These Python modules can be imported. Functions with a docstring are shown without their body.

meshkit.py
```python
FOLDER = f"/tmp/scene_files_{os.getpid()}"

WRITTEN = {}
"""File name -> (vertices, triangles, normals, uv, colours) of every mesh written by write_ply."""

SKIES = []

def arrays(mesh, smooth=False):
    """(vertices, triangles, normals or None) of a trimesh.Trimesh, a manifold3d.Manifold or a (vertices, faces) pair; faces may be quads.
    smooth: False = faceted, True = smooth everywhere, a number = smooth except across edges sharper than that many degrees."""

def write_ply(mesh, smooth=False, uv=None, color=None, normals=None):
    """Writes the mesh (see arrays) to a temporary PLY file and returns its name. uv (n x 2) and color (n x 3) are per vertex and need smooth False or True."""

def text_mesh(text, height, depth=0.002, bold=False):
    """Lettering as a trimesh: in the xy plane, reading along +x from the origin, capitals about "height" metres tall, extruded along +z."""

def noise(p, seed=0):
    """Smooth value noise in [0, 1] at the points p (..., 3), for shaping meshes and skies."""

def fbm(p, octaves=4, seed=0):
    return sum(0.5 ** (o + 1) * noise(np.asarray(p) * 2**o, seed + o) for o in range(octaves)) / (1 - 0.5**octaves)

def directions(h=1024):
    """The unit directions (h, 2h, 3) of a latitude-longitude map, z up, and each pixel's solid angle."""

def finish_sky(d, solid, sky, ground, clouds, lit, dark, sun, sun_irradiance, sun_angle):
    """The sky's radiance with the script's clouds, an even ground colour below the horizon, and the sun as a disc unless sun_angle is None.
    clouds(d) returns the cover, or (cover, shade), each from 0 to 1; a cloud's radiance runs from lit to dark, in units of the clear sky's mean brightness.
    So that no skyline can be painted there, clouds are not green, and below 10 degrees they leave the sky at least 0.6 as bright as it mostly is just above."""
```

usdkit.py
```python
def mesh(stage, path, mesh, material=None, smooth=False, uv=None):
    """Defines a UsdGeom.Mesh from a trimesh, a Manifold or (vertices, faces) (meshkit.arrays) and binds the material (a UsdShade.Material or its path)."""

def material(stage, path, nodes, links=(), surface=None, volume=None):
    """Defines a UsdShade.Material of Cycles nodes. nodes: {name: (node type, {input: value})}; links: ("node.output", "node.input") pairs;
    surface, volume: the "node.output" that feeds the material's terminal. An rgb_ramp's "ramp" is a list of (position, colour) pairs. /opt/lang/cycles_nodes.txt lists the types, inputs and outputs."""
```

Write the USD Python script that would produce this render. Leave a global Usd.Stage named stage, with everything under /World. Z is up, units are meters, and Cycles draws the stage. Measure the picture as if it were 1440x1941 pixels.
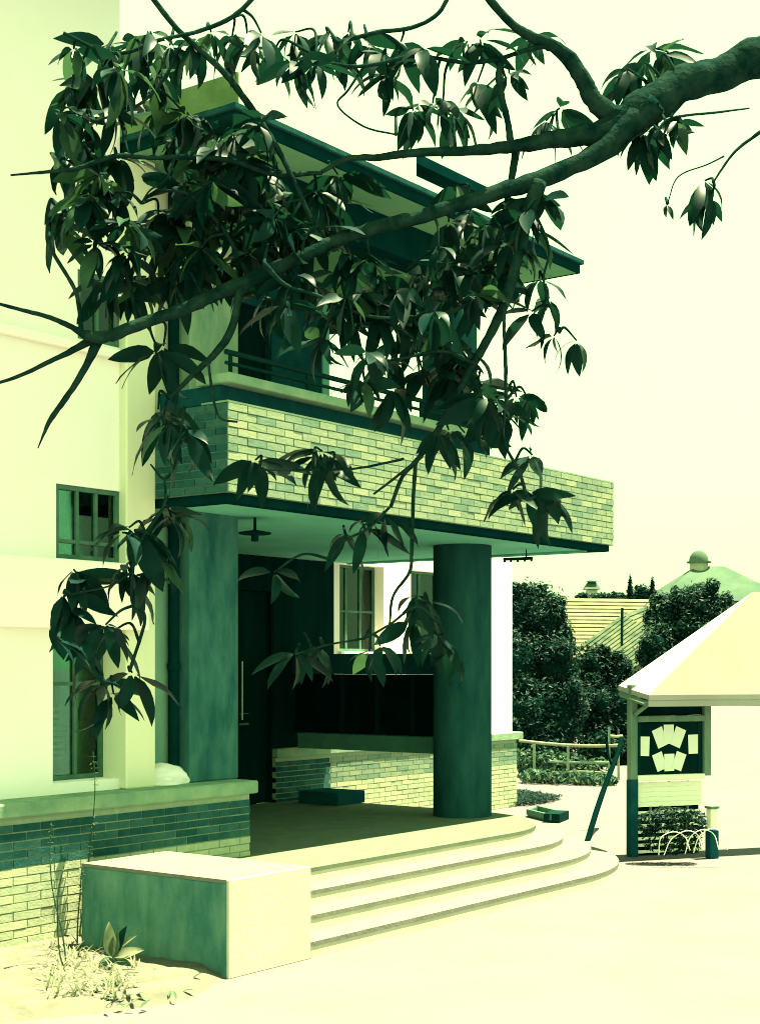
import math
import numpy as np
import trimesh
import shapely.geometry as sg
import meshkit
import usdkit
from pxr import Gf, Sdf, Usd, UsdGeom, UsdLux, UsdShade

stage = Usd.Stage.CreateInMemory()
UsdGeom.SetStageUpAxis(stage, UsdGeom.Tokens.z)
UsdGeom.SetStageMetersPerUnit(stage, 1.0)
UsdGeom.Xform.Define(stage, '/World')
UsdGeom.Scope.Define(stage, '/World/Looks')

# ------------------------------------------------------------------ camera
FPX, PX, PY = 2786.0, 720.0, 1263.0            # lens in pixels of the 1440 px wide print
YAW = math.atan2(2791 - 720, 2786.0)
ZL = 0.43                                      # porch floor above the ground
H = ZL + 1.5                                   # eye height
FW = np.array([math.cos(YAW), math.sin(YAW), 0.0])
RT = np.array([math.sin(YAW), -math.cos(YAW), 0.0])
UP = np.array([0, 0, 1.0])
EYE = np.array([0, 0, H])
cam = UsdGeom.Camera.Define(stage, '/World/camera')
cam.CreateHorizontalApertureAttr(36.0)
cam.CreateVerticalApertureAttr(36.0 * 1024 / 759)
cam.CreateFocalLengthAttr(36.0 * FPX / 1440)
cam.CreateVerticalApertureOffsetAttr(36.0 * (PY - 971.0) / 1440)
cam.CreateClippingRangeAttr(Gf.Vec2f(0.05, 5000))
m = Gf.Matrix4d(*RT, 0, *UP, 0, *(-FW), 0, *EYE, 1)
cam.AddTransformOp().Set(m)
cam.CreateExposureAttr(2.75)

# ------------------------------------------------------------------ light
SUN_TRAVEL = np.array([-0.27, 0.174, -1.0])
to_sun = -SUN_TRAVEL / np.linalg.norm(SUN_TRAVEL)
ELEV = math.asin(to_sun[2])
ROT = math.atan2(to_sun[0], to_sun[1])
sun = UsdLux.DistantLight.Define(stage, '/World/sun')
sun.CreateNormalizeAttr(True)
sun.CreateIntensityAttr(1.25)
sun.CreateAngleAttr(0.53)
sun.CreateColorAttr(Gf.Vec3f(1.0, 0.83, 0.50))
zax = to_sun
xax = np.cross([0, 1.0, 0], zax); xax /= np.linalg.norm(xax)
yax = np.cross(zax, xax)
sun.AddTransformOp().Set(Gf.Matrix4d(*xax, 0, *yax, 0, *zax, 0, 0, 0, 30, 1))

sky_mat = usdkit.material(stage, '/World/Looks/hazy_sky', {
    'sky': ('sky_texture', {'sky_type': 'single_scattering', 'sun_disc': False, 'sun_elevation': ELEV, 'sun_rotation': ROT, 'aerosol_density': 4.0, 'air_density': 1.0}),
    'co': ('texture_coordinate', {}),
    'cl': ('noise_texture', {'scale': 2.2, 'detail': 4.0, 'roughness': 0.5}),
    'cr': ('rgb_ramp', {'ramp': [(0.3, (2.58, 4.0, 1.64)), (0.7, (2.70, 4.2, 1.74))]}),
    'mx': ('mix_color', {'fac': 0.9, 'use_clamp': False}),
    'bg': ('background_shader', {'strength': 0.06}),
}, [('co.generated', 'cl.vector'), ('cl.fac', 'cr.fac'), ('sky.color', 'mx.a'), ('cr.color', 'mx.b'), ('mx.result', 'bg.color')], surface='bg.background')
dome = UsdLux.DomeLight.Define(stage, '/World/sky')
dome.CreateIntensityAttr(1.0)
UsdShade.MaterialBindingAPI.Apply(dome.GetPrim()).Bind(sky_mat)
dome.GetPrim().SetCustomDataByKey('kind', 'structure')
dome.GetPrim().SetCustomDataByKey('label', 'pale hazy cream sky')
dome.GetPrim().SetCustomDataByKey('category', 'sky')


# ------------------------------------------------------------------ helpers
def ray(px, py):
    return FW + (px - PX) / FPX * RT - (py - PY) / FPX * UP


def at(px, py, depth):
    """A point of the place that the photograph shows at (px, py), depth metres ahead."""
    return EYE + ray(px, py) * depth


def on_z(px, py, z):
    d = ray(px, py)
    return EYE + d * (z - H) / d[2]


def on_y(px, py, y):
    d = ray(px, py)
    return EYE + d * y / d[1]


names = {}


def path_for(name, parent):
    base = str(parent.GetPath()) if parent is not None else '/World'
    k = names.get((base, name), 0)
    names[(base, name)] = k + 1
    return f'{base}/{name}' + (f'_{k:03d}' if k else '')


def tag(p, label=None, cat=None, group=None, kind=None):
    for key, v in (('label', label), ('category', cat), ('group', group), ('kind', kind)):
        if v:
            p.SetCustomDataByKey(key, v)
    return p


def thing(name, label, cat, loc=(0, 0, 0), group=None, kind=None):
    x = UsdGeom.Xform.Define(stage, path_for(name, None))
    x.AddTranslateOp().Set(Gf.Vec3d(*map(float, loc)))
    p = x.GetPrim()
    tag(p, label, cat, group, kind)
    origin[str(p.GetPath())] = np.array(loc, float)
    return p


origin = {}


def obj(name, mesh, material, parent=None, smooth=False, label=None, cat=None, group=None, kind=None):
    """One Mesh prim; the mesh is given in world coordinates."""
    path = path_for(name, parent)
    o = np.zeros(3)
    if parent is not None:
        o = origin['/'.join(str(parent.GetPath()).split('/')[:3])]
    if isinstance(mesh, (tuple, list)) and len(mesh) == 2 and isinstance(mesh[0], np.ndarray):
        mesh = trimesh.Trimesh(mesh[0], mesh[1], process=False)
    elif isinstance(mesh, (tuple, list)):
        mesh = trimesh.util.concatenate(list(mesh))
    if o.any():
        mesh = mesh.copy()
        mesh.apply_translation(-o)
    p = usdkit.mesh(stage, path, mesh, material, smooth=smooth).GetPrim()
    if parent is None:
        origin[path] = np.zeros(3)
    return tag(p, label, cat, group, kind)


def box(x0, x1, y0, y1, z0, z1, c=0.0):
    """A box; c is the chamfer that its edges get."""
    x0, x1 = sorted((x0, x1)); y0, y1 = sorted((y0, y1)); z0, z1 = sorted((z0, z1))
    if c <= 0:
        b = trimesh.creation.box([x1 - x0, y1 - y0, z1 - z0])
        b.apply_translation([(x0 + x1) / 2, (y0 + y1) / 2, (z0 + z1) / 2])
        return b
    v = []
    for X, sx in ((x0, 1), (x1, -1)):
        for Y, sy in ((y0, 1), (y1, -1)):
            for Z, sz in ((z0, 1), (z1, -1)):
                v += [(X, Y + sy * c, Z + sz * c), (X + sx * c, Y, Z + sz * c), (X + sx * c, Y + sy * c, Z)]
    return trimesh.convex.convex_hull(np.array(v))


def wall_xz(x0, x1, z0, z1, y0, y1, holes=()):
    """A wall in the X direction from y0 to y1 with rectangular openings (x0, x1, z0, z1)."""
    p = sg.box(x0, z0, x1, z1)
    for a, b, c, d in holes:
        p = p.difference(sg.box(a, c, b, d))
    out = []
    for g in getattr(p, 'geoms', [p]):
        e = trimesh.creation.extrude_polygon(g, abs(y1 - y0), engine='earcut')
        v = np.array(e.vertices)
        e.vertices = np.stack([v[:, 0], max(y0, y1) - v[:, 2], v[:, 1]], 1)
        out.append(e)
    return trimesh.util.concatenate(out)


def tube(points, radii, n=8, closed=True, rough=0.0, seed=0):
    P = np.asarray(points, float)
    r = np.atleast_1d(np.asarray(radii, float))
    r = np.interp(np.linspace(0, 1, len(P)), np.linspace(0, 1, max(len(r), 2)), r if len(r) > 1 else np.repeat(r, 2))
    T = np.gradient(P, axis=0)
    T /= np.linalg.norm(T, axis=1, keepdims=True) + 1e-12
    ref = np.array([0, 0, 1.0]) if abs(T[0, 2]) < 0.9 else np.array([1.0, 0, 0])
    V = []
    u = np.cross(T[0], ref); u /= np.linalg.norm(u)
    for k in range(len(P)):
        u = u - T[k] * (u @ T[k]); u /= np.linalg.norm(u) + 1e-12
        w = np.cross(T[k], u)
        a = np.arange(n) / n * 2 * np.pi
        V.append(P[k] + r[k] * (np.cos(a)[:, None] * u + np.sin(a)[:, None] * w))
    V = np.vstack(V)
    if rough:
        c = np.repeat(P, n, 0)
        q = 1 + rough * (meshkit.fbm(V / (np.repeat(r, n)[:, None] * 1.6 + 1e-6), 2, seed) * 2 - 1)
        V = c + (V - c) * q[:, None]
    F = []
    for k in range(len(P) - 1):
        for j in range(n):
            a, b = k * n + j, k * n + (j + 1) % n
            F += [(a, b, a + n), (b, b + n, a + n)]
    if closed:
        V = np.vstack([V, P[0], P[-1]])
        e = (len(P) - 1) * n
        for j in range(n):
            F += [(len(V) - 2, (j + 1) % n, j), (len(V) - 1, e + j, e + (j + 1) % n)]
    return trimesh.Trimesh(V, np.array(F), process=False)


def smooth_path(pts, per=5):
    """Catmull-Rom through the rows of pts."""
    P = np.asarray(pts, float)
    if len(P) < 3:
        t = np.linspace(0, 1, per + 1)[:, None]
        return P[0] * (1 - t) + P[-1] * t
    Q = np.vstack([2 * P[0] - P[1], P, 2 * P[-1] - P[-2]])
    out = []
    for i in range(1, len(Q) - 2):
        for t in np.arange(per) / per:
            a, b, c, d = Q[i - 1:i + 3]
            out.append(0.5 * (2 * b + (c - a) * t + (2 * a - 5 * b + 4 * c - d) * t * t + (3 * b - a - 3 * c + d) * t ** 3))
    return np.vstack(out + [P[-1]])


def cyl(a, b, r, n=16):
    a, b = np.asarray(a, float), np.asarray(b, float)
    return tube([a, (a + b) / 2, b], r, n)


def prism(poly, z0, z1):
    e = trimesh.creation.extrude_polygon(poly, z1 - z0, engine='earcut')
    e.apply_translation([0, 0, z0])
    return e


# ------------------------------------------------------------------ materials
def mat(name, a, b, scale=3.0, rough=0.85, detail=5.0, bump=0.0, bump_scale=40.0, stretch=(1, 1, 1), lo=0.35, hi=0.65, spec=0.0, c=None, random=0.0):
    """Two colours mixed by noise in the place's own coordinates, with fine relief."""
    nodes = {
        'g': ('geometry', {}),
        'mp': ('mapping', {'scale': stretch}),
        'n': ('noise_texture', {'scale': scale, 'detail': detail, 'roughness': 0.6}),
        'r': ('rgb_ramp', {'ramp': [(lo, a), (hi, b)] if c is None else [(lo, a), ((lo + hi) / 2, b), (hi, c)]}),
        'p': ('principled_bsdf', {'roughness': rough, 'specular_ior_level': spec, 'specular_tint': (0.45, 0.95, 0.75)}),
    }
    links = [('g.position', 'mp.vector'), ('mp.vector', 'n.vector'), ('n.fac', 'r.fac')]
    src = 'r.color'
    if random:
        nodes['oi'] = ('object_info', {})
        nodes['mr'] = ('map_range', {'from_min': 0.0, 'from_max': 1.0, 'to_min': 1 - random, 'to_max': 1 + random})
        nodes['cc'] = ('combine_color', {})
        nodes['mul'] = ('mix_color', {'blend_type': 'multiply', 'fac': 1.0, 'use_clamp': False})
        links += [('oi.random', 'mr.value'), ('mr.result', 'cc.r'), ('mr.result', 'cc.g'), ('mr.result', 'cc.b'), (src, 'mul.a'), ('cc.color', 'mul.b')]
        src = 'mul.result'
    links.append((src, 'p.base_color'))
    if bump:
        nodes['n2'] = ('noise_texture', {'scale': bump_scale, 'detail': 4.0})
        nodes['b'] = ('bump', {'strength': bump, 'distance': 0.01})
        links += [('g.position', 'n2.vector'), ('n2.fac', 'b.height'), ('b.normal', 'p.normal')]
    return usdkit.material(stage, '/World/Looks/' + name, nodes, links, surface='p.BSDF')


def leaf_mat(name, a, b, glow, rough=0.38, mixing=0.25, scale=9.0, spec=0.12):
    return usdkit.material(stage, '/World/Looks/' + name, {
        'g': ('geometry', {}),
        'n': ('noise_texture', {'scale': scale, 'detail': 2.0}),
        'r': ('rgb_ramp', {'ramp': [(0.35, a), (0.65, b)]}),
        'p': ('principled_bsdf', {'roughness': rough, 'specular_ior_level': spec, 'specular_tint': (0.45, 0.95, 0.75)}),
        't': ('translucent_bsdf', {'color': glow}),
        'm': ('mix_closure', {'fac': mixing}),
    }, [('g.position', 'n.vector'), ('n.fac', 'r.fac'), ('r.color', 'p.base_color'), ('p.BSDF', 'm.closure1'), ('t.BSDF', 'm.closure2')], surface='m.closure')


M = {}
M['plaster'] = mat('white_plaster', (0.89, 0.86, 0.78), (0.91, 0.88, 0.82), 1.6, 0.9, bump=0.15)
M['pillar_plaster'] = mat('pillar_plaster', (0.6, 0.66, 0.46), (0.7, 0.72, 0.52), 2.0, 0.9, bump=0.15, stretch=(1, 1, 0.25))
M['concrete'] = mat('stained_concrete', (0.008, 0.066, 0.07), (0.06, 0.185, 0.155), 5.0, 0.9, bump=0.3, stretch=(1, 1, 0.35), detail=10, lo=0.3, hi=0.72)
M['column'] = mat('column_render', (0.005, 0.04, 0.044), (0.018, 0.078, 0.07), 7.0, 0.85, bump=0.3, stretch=(1, 1, 0.3), detail=10, lo=0.28, hi=0.75)
M['soffit'] = mat('soffit_plaster', (0.11, 0.38, 0.29), (0.15, 0.45, 0.33), 1.2, 0.9)
M['roof_soffit'] = mat('eave_soffit', (0.09, 0.23, 0.13), (0.13, 0.29, 0.16), 1.2, 0.9)
M['cap'] = mat('cast_stone_cap', (0.13, 0.25, 0.165), (0.22, 0.34, 0.21), 5.0, 0.88, bump=0.3, detail=7)
M['step'] = mat('step_concrete', (0.42, 0.43, 0.32), (0.50, 0.50, 0.37), 4.0, 0.9, bump=0.25, detail=7)
M['tread'] = mat('sun_toned_tread', (0.12, 0.138, 0.118), (0.148, 0.164, 0.138), 5.0, 0.9, bump=0.3, detail=7)  # treads darker than the risers, toned down against the overhead sun
M['floor'] = mat('porch_floor', (0.085, 0.125, 0.085), (0.11, 0.15, 0.1), 6.0, 0.8, bump=0.1)
M['ground'] = mat('pale_ground', (0.101, 0.106, 0.112), (0.115, 0.12, 0.126), 1.3, 0.95, bump=0.4, bump_scale=25, detail=8)
M['soil'] = mat('pale_soil', (0.085, 0.098, 0.075), (0.125, 0.13, 0.105), 7.0, 0.95, bump=0.8, bump_scale=30)
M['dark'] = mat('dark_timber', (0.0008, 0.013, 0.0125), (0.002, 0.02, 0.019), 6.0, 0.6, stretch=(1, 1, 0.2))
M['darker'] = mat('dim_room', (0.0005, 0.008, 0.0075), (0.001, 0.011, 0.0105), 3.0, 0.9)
M['dark_edge'] = mat('dark_edge_paint', (0.0008, 0.018, 0.019), (0.0016, 0.025, 0.026), 5.0, 0.7)
M['parapet'] = mat('parapet_render', (0.004, 0.046, 0.055), (0.008, 0.064, 0.072), 6.0, 0.9, bump=0.2)
M['ledge'] = mat('porch_ledge', (0.05, 0.16, 0.12), (0.075, 0.2, 0.145), 6.0, 0.85, bump=0.2)
M['mortar'] = mat('mortar', (0.09, 0.165, 0.115), (0.12, 0.2, 0.135), 20.0, 0.95)
M['mortar_pale'] = mat('pale_mortar', (0.2, 0.28, 0.19), (0.25, 0.33, 0.22), 20.0, 0.95)
bricks = []
for k, (a, b) in enumerate([((0.150, 0.235, 0.165), (0.190, 0.275, 0.185)), ((0.180, 0.260, 0.170), (0.225, 0.300, 0.190)), ((0.235, 0.305, 0.195), (0.285, 0.345, 0.215)), ((0.105, 0.195, 0.145), (0.145, 0.235, 0.170)), ((0.20, 0.280, 0.180), (0.245, 0.315, 0.20))]):
    bricks.append(mat(f'wall_brick_{"abcde"[k]}', a, b, 14.0, 0.9, bump=0.35, bump_scale=60))
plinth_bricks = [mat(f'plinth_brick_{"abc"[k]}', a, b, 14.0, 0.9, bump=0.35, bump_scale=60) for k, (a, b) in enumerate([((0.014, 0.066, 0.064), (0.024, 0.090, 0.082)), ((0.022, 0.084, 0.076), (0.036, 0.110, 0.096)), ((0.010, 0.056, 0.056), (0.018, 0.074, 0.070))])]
pale_bricks = [mat(f'pale_brick_{"ab"[k]}', a, b, 14.0, 0.9, bump=0.3, bump_scale=60) for k, (a, b) in enumerate([((0.27, 0.34, 0.225), (0.34, 0.41, 0.265)), ((0.32, 0.39, 0.25), (0.39, 0.46, 0.29))])]
M['frame'] = mat('window_frame', (0.045, 0.12, 0.085), (0.075, 0.16, 0.11), 9.0, 0.6)
M['curtain'] = mat('pale_curtain', (0.10, 0.20, 0.14), (0.15, 0.26, 0.18), 5.0, 0.9, stretch=(9, 9, 0.3))
M['metal'] = mat('painted_iron', (0.003, 0.020, 0.018), (0.006, 0.028, 0.025), 12.0, 0.5)
M['pale_metal'] = mat('pale_metal', (0.35, 0.48, 0.36), (0.42, 0.55, 0.40), 12.0, 0.4)
M['bark'] = mat('grey_bark', (0.002, 0.015, 0.014), (0.014, 0.037, 0.029), 16.0, 0.9, bump=0.7, bump_scale=50, detail=7)
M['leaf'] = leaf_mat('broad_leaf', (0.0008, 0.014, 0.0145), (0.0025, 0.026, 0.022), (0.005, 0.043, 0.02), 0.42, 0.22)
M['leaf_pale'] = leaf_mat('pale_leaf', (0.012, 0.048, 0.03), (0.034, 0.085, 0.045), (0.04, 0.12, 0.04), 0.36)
M['bush'] = leaf_mat('bush_leaf', (0.0008, 0.013, 0.0125), (0.003, 0.023, 0.02), (0.005, 0.032, 0.018), 0.5)
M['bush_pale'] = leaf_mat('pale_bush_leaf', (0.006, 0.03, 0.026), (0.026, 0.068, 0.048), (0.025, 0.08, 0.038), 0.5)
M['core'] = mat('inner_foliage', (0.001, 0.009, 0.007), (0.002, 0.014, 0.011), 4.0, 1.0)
M['grass'] = leaf_mat('dry_grass', (0.13, 0.18, 0.11), (0.22, 0.26, 0.16), (0.2, 0.26, 0.15), 0.6)
M['weed'] = leaf_mat('weed_leaf', (0.03, 0.08, 0.05), (0.07, 0.13, 0.075), (0.06, 0.15, 0.07), 0.5)
M['white_wood'] = mat('white_painted_wood', (0.80, 0.82, 0.62), (0.84, 0.86, 0.66), 8.0, 0.7, stretch=(1, 1, 4))
M['grey_wood'] = mat('weathered_wood', (0.085, 0.165, 0.12), (0.15, 0.23, 0.16), 10.0, 0.8, stretch=(1, 1, 0.15))
M['paper'] = mat('paper', (0.70, 0.76, 0.62), (0.76, 0.80, 0.66), 3.0, 0.9)
M['zinc'] = mat('pale_roof_sheet', (0.29, 0.29, 0.26), (0.33, 0.33, 0.29), 2.0, 0.7)
M['tile'] = mat('clay_tile', (0.09, 0.11, 0.07), (0.14, 0.155, 0.095), 2.5, 0.85)
M['tile_dark'] = mat('dark_tile', (0.03, 0.062, 0.042), (0.09, 0.115, 0.07), 2.5, 0.9)  # darker tile tone for the wing slopes
M['far_wall'] = mat('far_wall', (0.25, 0.31, 0.2), (0.3, 0.36, 0.24), 0.6, 0.9)
M['far_roof'] = mat('far_roof', (0.045, 0.09, 0.065), (0.07, 0.12, 0.082), 0.8, 0.9)
M['bamboo'] = mat('bamboo', (0.15, 0.19, 0.13), (0.22, 0.25, 0.17), 10.0, 0.6, stretch=(1, 1, 1))
M['pane'] = usdkit.material(stage, '/World/Looks/window_glass', {
    'f': ('fresnel', {'IOR': 1.5}), 't': ('transparent_bsdf', {'color': (0.55, 0.8, 0.7)}), 'g': ('glossy_bsdf', {'color': (0.6, 0.9, 0.8), 'roughness': 0.03}), 'm': ('mix_closure', {})},
    [('f.fac', 'm.fac'), ('t.BSDF', 'm.closure1'), ('g.BSDF', 'm.closure2')], surface='m.closure')

# ------------------------------------------------------------------ ground
gx = np.linspace(-60, 260, 161)
gy = np.linspace(-160, 160, 161)
ground = prism(sg.box(-400, -400, 700, 700), -0.5, 0.0)
obj('ground', ground, M['ground'], kind='structure', label='pale sunlit sandy ground in front of the steps', cat='ground')

# ------------------------------------------------------------------ the building
BX0, BX1, BY0, BY1 = 7.87, 13.80, 7.22, 10.60      # balcony
SOF = 3.19                                          # underside of the brick band
PLY = 7.77                                          # face of the left plinth
B = thing('entrance_building', 'modernist entrance building with brick balcony, flat roof and round column', 'building', (10.0, 9.0, 0.0))
rng = np.random.default_rng(5)
spare = {}                                          # bricks past the limit, by host
brick_list = []


def brick_run(host, x0, x1, y, z0, courses, bl, bh, mats, axis='x', proud=0.007, joint=0.009, depth=0.05, weights=None, order=0.0):
    """Running bond on a face towards -Y (axis x) or towards -X (axis y)."""
    pitch_z, pitch = bh, bl
    for c in range(courses):
        za, zb = z0 + c * pitch_z + joint / 2, z0 + (c + 1) * pitch_z - joint / 2
        s = x0 - (0.5 * pitch if c % 2 else 0.0)
        while s < x1 - 0.01:
            a, b = max(s + joint / 2, x0), min(s + pitch - joint / 2, x1)
            s += pitch
            if b - a < 0.03:
                continue
            q = proud + rng.uniform(-0.0022, 0.0022)
            g = box(a, b, y - q, y + depth, za + rng.uniform(-.001, .001), zb + rng.uniform(-.001, .001)) if axis == 'x' else box(y - q, y + depth, a, b, za, zb)
            w = g.centroid - EYE
            brick_list.append((host, g, mats[rng.choice(len(mats), p=weights)], w @ FW + order))


# left plinth: dark brick above pale brick, a cast cap on top
plinth = obj('plinth_wall', box(3.2, 8.72, PLY, 8.6, 0, 0.918), M['mortar_pale'], B)
BH = 0.0585
brick_run(plinth, 5.9, 8.722, PLY, 0.0, 10, 0.235, BH, pale_bricks)
brick_run(plinth, 5.9, 8.722, PLY, 0.585, 5, 0.235, BH, plinth_bricks, order=-3)
brick_run(plinth, 7.78, 8.6, 8.722 - 0.001, 0.0, 0, 0.235, BH, plinth_bricks, axis='y')
obj('plinth_cap', box(3.2, 8.80, PLY - 0.032, 8.75, 0.920, 1.020, 0.012), M['cap'], B)

# slender white pillar, grey broad pillar, drainpipe between them
obj('white_pillar', box(7.57, 7.87, 7.95, 8.6, 1.021, 5.72, 0.01), M['pillar_plaster'], B, label='slender white plastered pillar')
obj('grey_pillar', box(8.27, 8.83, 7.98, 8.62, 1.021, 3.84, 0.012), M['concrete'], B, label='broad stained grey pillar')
obj('upper_pillar', box(8.27, 8.83, 7.98, 8.62, 3.842, 5.419, 0.012), mat('upper_pillar_lit_render', (0.12, 0.24, 0.16), (0.30, 0.42, 0.27), 4.0, 0.9, bump=0.3, stretch=(1, 1, 0.3), detail=7), B, label='upper part of the broad pillar, streaked render in a sunlit tone')  # same pillar as below, paler to paint the light on it
obj('recess_wall', box(7.871, 8.269, 8.14, 8.60, 1.021, 3.84), mat('recess_shaded_render', (0.10, 0.24, 0.18), (0.19, 0.34, 0.235), 3.0, 0.9, stretch=(1, 1, 0.3)), B)  # recess darker below the balcony than above: shade put into the colour
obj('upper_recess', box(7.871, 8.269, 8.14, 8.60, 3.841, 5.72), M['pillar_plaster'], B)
obj('drainpipe', [cyl((8.205, 8.095, 1.12), (8.205, 8.095, 5.6), 0.042), cyl((8.205, 8.095, 1.9), (8.205, 8.095, 1.95), 0.052), cyl((8.205, 8.095, 3.0), (8.205, 8.095, 3.05), 0.052)], M['dark_edge'], B)
lump = trimesh.creation.icosphere(3)
v = np.array(lump.vertices)
v = v * (1 + 0.35 * (meshkit.fbm(v * 2.2, 3, 4)[:, None] - 0.5)) * [0.27, 0.17, 0.13]
v[:, 2] = np.maximum(v[:, 2], -0.02)
lump.vertices = v + [8.10, 8.12, 1.04]
obj('sand_heap', lump, M['plaster'], smooth=True, label='small pale heap lying on the ledge beside the grey pillar', cat='heap')  # plain white rounded shape at the foot of the recess

# left facade with its windows
LW = [(6.93, 7.569, 1.10, 2.19), (6.96, 7.569, 2.69, 3.22), (7.16, 7.569, 4.28, 4.78)]
obj('facade_wall', wall_xz(2.5, 7.569, 1.021, 7.299, 8.02, 8.24, LW), M['plaster'], B, label='white plastered wall of the left wing')
obj('left_wing_eave', box(1.5, 8.06, 6.88, 8.24, 7.3, 7.4), M['soffit'], B)  # added slab out of view, keeps direct sun off the left facade
obj('lintel_band', box(3.0, 7.74, 7.885, 8.018, 2.195, 2.68, 0.008), M['plaster'], B)
obj('window_ledge', box(3.0, 7.568, 7.955, 8.019, 4.185, 4.25, 0.006), M['plaster'], B)


def window(x0, x1, z0, z1, y, xs, zs, t=0.035, parent=B, mat_f='frame'):
    fr = obj('window', [box(x0, x0 + t, y, y + 0.05, z0, z1), box(x1 - t, x1, y, y + 0.05, z0, z1), box(x0 + t, x1 - t, y, y + 0.05, z0, z0 + t), box(x0 + t, x1 - t, y, y + 0.05, z1 - t, z1)], M[mat_f], parent)
    for x in xs:
        obj('mullion', box(x - 0.014, x + 0.014, y + 0.004, y + 0.046, z0 + t, z1 - t), M[mat_f], fr)
    for z in zs:
        obj('glazing_bar', box(x0 + t, x1 - t, y + 0.006, y + 0.044, z - 0.013, z + 0.013), M[mat_f], fr)
    obj('pane', box(x0 + t, x1 - t, y + 0.022, y + 0.027, z0 + t, z1 - t), M['pane'], fr)
    return fr


w1 = window(6.93, 7.569, 1.10, 2.19, 8.20, [7.07, 7.30], [1.80])
w2 = window(6.96, 7.569, 2.69, 3.22, 8.03, [7.17, 7.35], [2.82])
w3 = window(7.16, 7.569, 4.28, 4.78, 8.03, [7.36], [])
obj('curtain', box(7.24, 7.36, 8.30, 8.31, 1.50, 1.80), M['curtain'], w1)
obj('curtain', box(6.96, 7.15, 8.30, 8.31, 2.84, 3.05), M['curtain'], w2)
for k in range(9):
    obj('louvre', box(7.09, 7.28, 8.29, 8.31, 1.24 + k * 0.045, 1.262 + k * 0.045), M['curtain'], w1)
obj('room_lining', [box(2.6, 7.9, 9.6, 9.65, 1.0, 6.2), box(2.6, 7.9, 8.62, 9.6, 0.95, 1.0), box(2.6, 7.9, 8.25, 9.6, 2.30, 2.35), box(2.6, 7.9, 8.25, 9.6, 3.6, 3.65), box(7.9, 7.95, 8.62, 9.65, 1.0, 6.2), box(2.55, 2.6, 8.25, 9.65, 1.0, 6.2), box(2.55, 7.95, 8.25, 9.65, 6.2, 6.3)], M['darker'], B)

# brick balcony
bal = obj('balcony_band', [box(BX0, BX1, BY0, BY0 + 0.24, SOF, 3.835), box(BX0, BX0 + 0.24, BY0 + 0.24, 8.0, SOF, 3.835), box(BX1 - 0.24, BX1, BY0 + 0.24, 10.6, SOF, 3.835)], M['mortar'], B)
brick_run(bal, BX0 - 0.003, BX1, BY0, SOF, 11, 0.21, 0.0592, bricks, weights=[0.27, 0.27, 0.14, 0.13, 0.19])
brick_run(bal, BY0 + 0.004, 7.94, BX0, SOF, 11, 0.21, 0.0592, plinth_bricks, axis='y')  # return bricks darker than the front: shade put into their colour
obj('balcony_coping', [box(BX0 - 0.004, BX1 + 0.004, BY0 - 0.004, BY0 + 0.26, 3.842, 3.856)], M['cap'], B)
obj('slab_edge', [box(BX0 + 0.03, BX1 - 0.03, BY0 + 0.03, BY0 + 0.16, 3.125, SOF - 0.002), box(BX0 + 0.03, BX0 + 0.16, BY0 + 0.16, 8.0, 3.125, SOF - 0.002), box(BX1 - 0.16, BX1 - 0.03, BY0 + 0.16, 10.55, 3.125, SOF - 0.002)], M['dark_edge'], B)
obj('soffit', box(BX0 + 0.161, BX1 - 0.161, BY0 + 0.161, 10.6, 3.135, 3.30), M['soffit'], B)
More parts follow.
